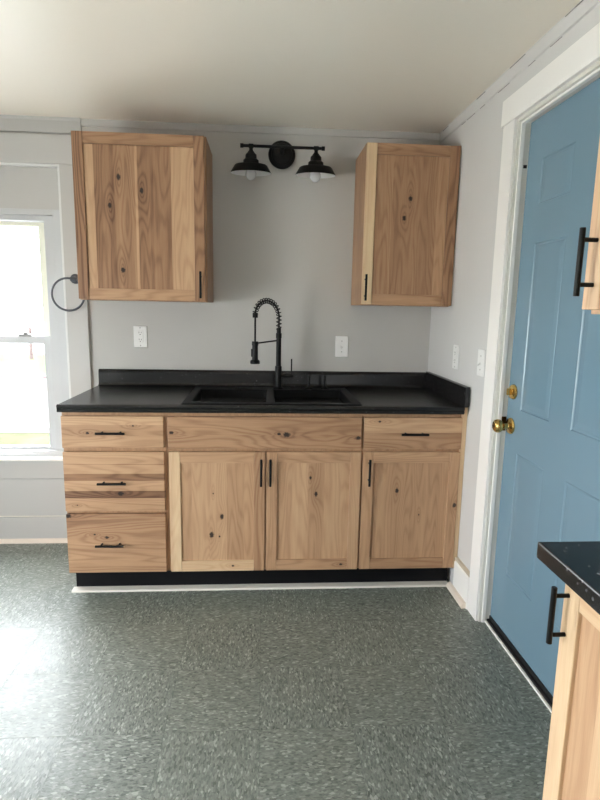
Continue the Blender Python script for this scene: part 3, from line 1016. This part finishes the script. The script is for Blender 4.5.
bm = tube(bmesh.new(), [(-1.066, SY_, 2.153), (-.646, SY_, 2.153)], .0075, 14)
for X in (-1.066, -.646):
    s = 1 if X < -.85 else -1
    tube(bm, [(X-s*.004, SY_, 2.153), (X+s*.012, SY_, 2.153)], .0105, 14)
tube(bm, [(-.857, -.022, 2.150), (-.857, SY_, 2.153)], .011, 14)
for X in (-1.016, -.686):
    tube(bm, [(X-.012, SY_, 2.153), (X+.012, SY_, 2.153)], .0105, 14)
obj('arm', bm, 'black', sc, True)
for X in (-1.016, -.686):
    b0 = 2.024
    pr = [(.103, .0), (.1025, .004), (.083, .036), (.078, .040), (.040, .046), (.0385, .062), (.034, .066), (.029, .070), (.0275, .088), (.018, .098), (.012, .106), (.0095, .110), (.009, .124), (0, .124)]
    sh = obj('lamp_shade', tilted(lathe(bmesh.new(), pr, (X, SY_, b0), n=40), X), 'black', sc, True, label='black barn shade')
    obj('shade_lining', tilted(lathe(bmesh.new(), [(.1024, -.0004), (.1000, .0022), (.0805, .034), (.0755, .0375), (.0375, .0435), (0, .0437)], (X, SY_, b0), n=40), X), 'shade_white', sh, True, label='white inside of the shade')
    obj('bulb', tilted(lathe(bmesh.new(), [(0, -.034), (.011, -.032), (.022, -.023), (.028, -.008), (.026, .006), (.019, .020), (.013, .030), (.013, .0425), (0, .0425)], (X, SY_, b0), n=24), X), 'bulb', sh, True)

# ------------------------------------------------------------------ towel ring
tr = thing('towel_ring', (-1.945, -.02, 1.48), 'dark grey towel ring on the window casing beside the left wall cabinet', 'towel ring')
bm = lathe(bmesh.new(), [(.026, 0), (.026, .006), (.020, .012), (.012, .016), (.010, .034), (.0, .036)], (-1.945, -.02, 1.482), (0, -1, 0), 24)
lathe(bm, [(0, -.016), (.0115, -.016), (.0115, .016), (0, .016)], (-1.945, -.048, 1.480), (1, 0, 0), 16)
obj('mount', bm, 'iron', tr, True)
rc, rr_ = Vector((-1.978, -.048, 1.400)), .084
obj('ring', tube(bmesh.new(), [rc+rr_*Vector((math.cos(2*PI*i/64), 0, math.sin(2*PI*i/64))) for i in range(64)], .0055, 10, True), 'iron', tr, True)

# ------------------------------------------------------------------ outlets and switches


def plate(name, face, c, label, cat, kind):
    """face 'y' on the back wall (towards -y) or 'x' on the right wall (towards -x); c = (position along wall, z)"""
    a, z = c

    def P(p, q):          # p along wall to the viewer's right, q outwards
        return (a+p, -q) if face == 'y' else (-q, a-p)

    def bx(p0, p1, q0, q1, z0, z1, bev=0):
        x0, y0 = P(p0, q0); x1, y1 = P(p1, q1)
        return B(min(x0, x1), max(x0, x1), min(y0, y1), max(y0, y1), z+z0, z+z1, bev=bev)
    x, y = P(0, 0)
    t = thing(name, (x, y, z), label, cat, 'wall plates')
    if face == 'x':
        t['wall_side'] = 'right'
    obj('plate', bx(-.036, .036, .0002, .006, -.0585, .0585, .003), 'plate', t)
    nrm = (0, -1, 0) if face == 'y' else (-1, 0, 0)
    for q in (-1, 1):
        px, py = P(0, .006)
        off_ = .048 if kind == 'outlet' else .030
        obj('screw', lathe(bmesh.new(), [(0, 0), (.0032, 0), (.0028, .001), (0, .001)], (px, py, z+q*off_), nrm, 12), 'screw', t)
    if kind == 'outlet':
        body = obj('receptacle', bx(-.0165, .0165, .005, .0085, -.033, .033, .0015), 'plate', t)
        for q in (-.019, .019):
            bm = bmesh.new()
            for p, w_, h_, dz in ((-.006, .0022, .009, .004), (.006, .0022, .007, .004)):
                x0, y0 = P(p-w_/2, .0083); x1, y1 = P(p+w_/2, .0088)
                box(bm, min(x0, x1), max(x0, x1), min(y0, y1), max(y0, y1), z+q+dz-h_/2, z+q+dz+h_/2)
            px, py = P(0, .0083)
            lathe(bm, [(0, 0), (.0026, 0), (.0026, .0005), (0, .0005)], (px, py, z+q-.007), nrm, 12)
            obj('socket', bm, 'slot', body, label='dark socket slots')
        for p in (-.005, .005):
            x0, y0 = P(p-.0038, .0083); x1, y1 = P(p+.0038, .0092)
            obj('test_button', B(min(x0, x1), max(x0, x1), min(y0, y1), max(y0, y1), z-.003, z+.003), 'plate', body)
    else:
        body = obj('toggle_surround', bx(-.0055, .0055, .0055, .0068, -.012, .012, .0005), 'plate', t)
        px, py = P(0, .006); qx, qy = P(0, .020)
        obj('toggle', tube(bmesh.new(), [(px, py, z-.002), (qx, qy, z-.012)], [.0048, .0036], 10), 'plate', t)
    return t


plate('power_outlet', 'y', (-1.619, 1.181), 'white power outlet on the back wall left of the faucet', 'outlet', 'outlet')
plate('light_switch', 'y', (-.507, 1.143), 'white light switch on the back wall right of the faucet', 'switch', 'switch')
plate('power_outlet', 'x', (-.432, 1.128), 'white power outlet on the right wall above the side splash', 'outlet', 'outlet')
plate('light_switch', 'x', (-.735, 1.130), 'white light switch on the right wall next to the door casing', 'switch', 'switch')

# the old right wall runs slightly out of square with the sink wall
ANG, PV = math.radians(1.0), Vector((0, -.35, 0))
RM = Matrix.Translation(PV) @ Matrix.Rotation(ANG, 4, 'Z') @ Matrix.Translation(-PV)
bpy.context.view_layer.update()
for o in list(COL.objects):
    if o.parent is None and (o.name in ('wall_right', 'trim_3', 'trim_4', 'baseboard_right', 'door_1') or o.get('wall_side') == 'right'):
        o.matrix_world = RM @ o.matrix_world
        if 'wall_side' in o:
            del o['wall_side']
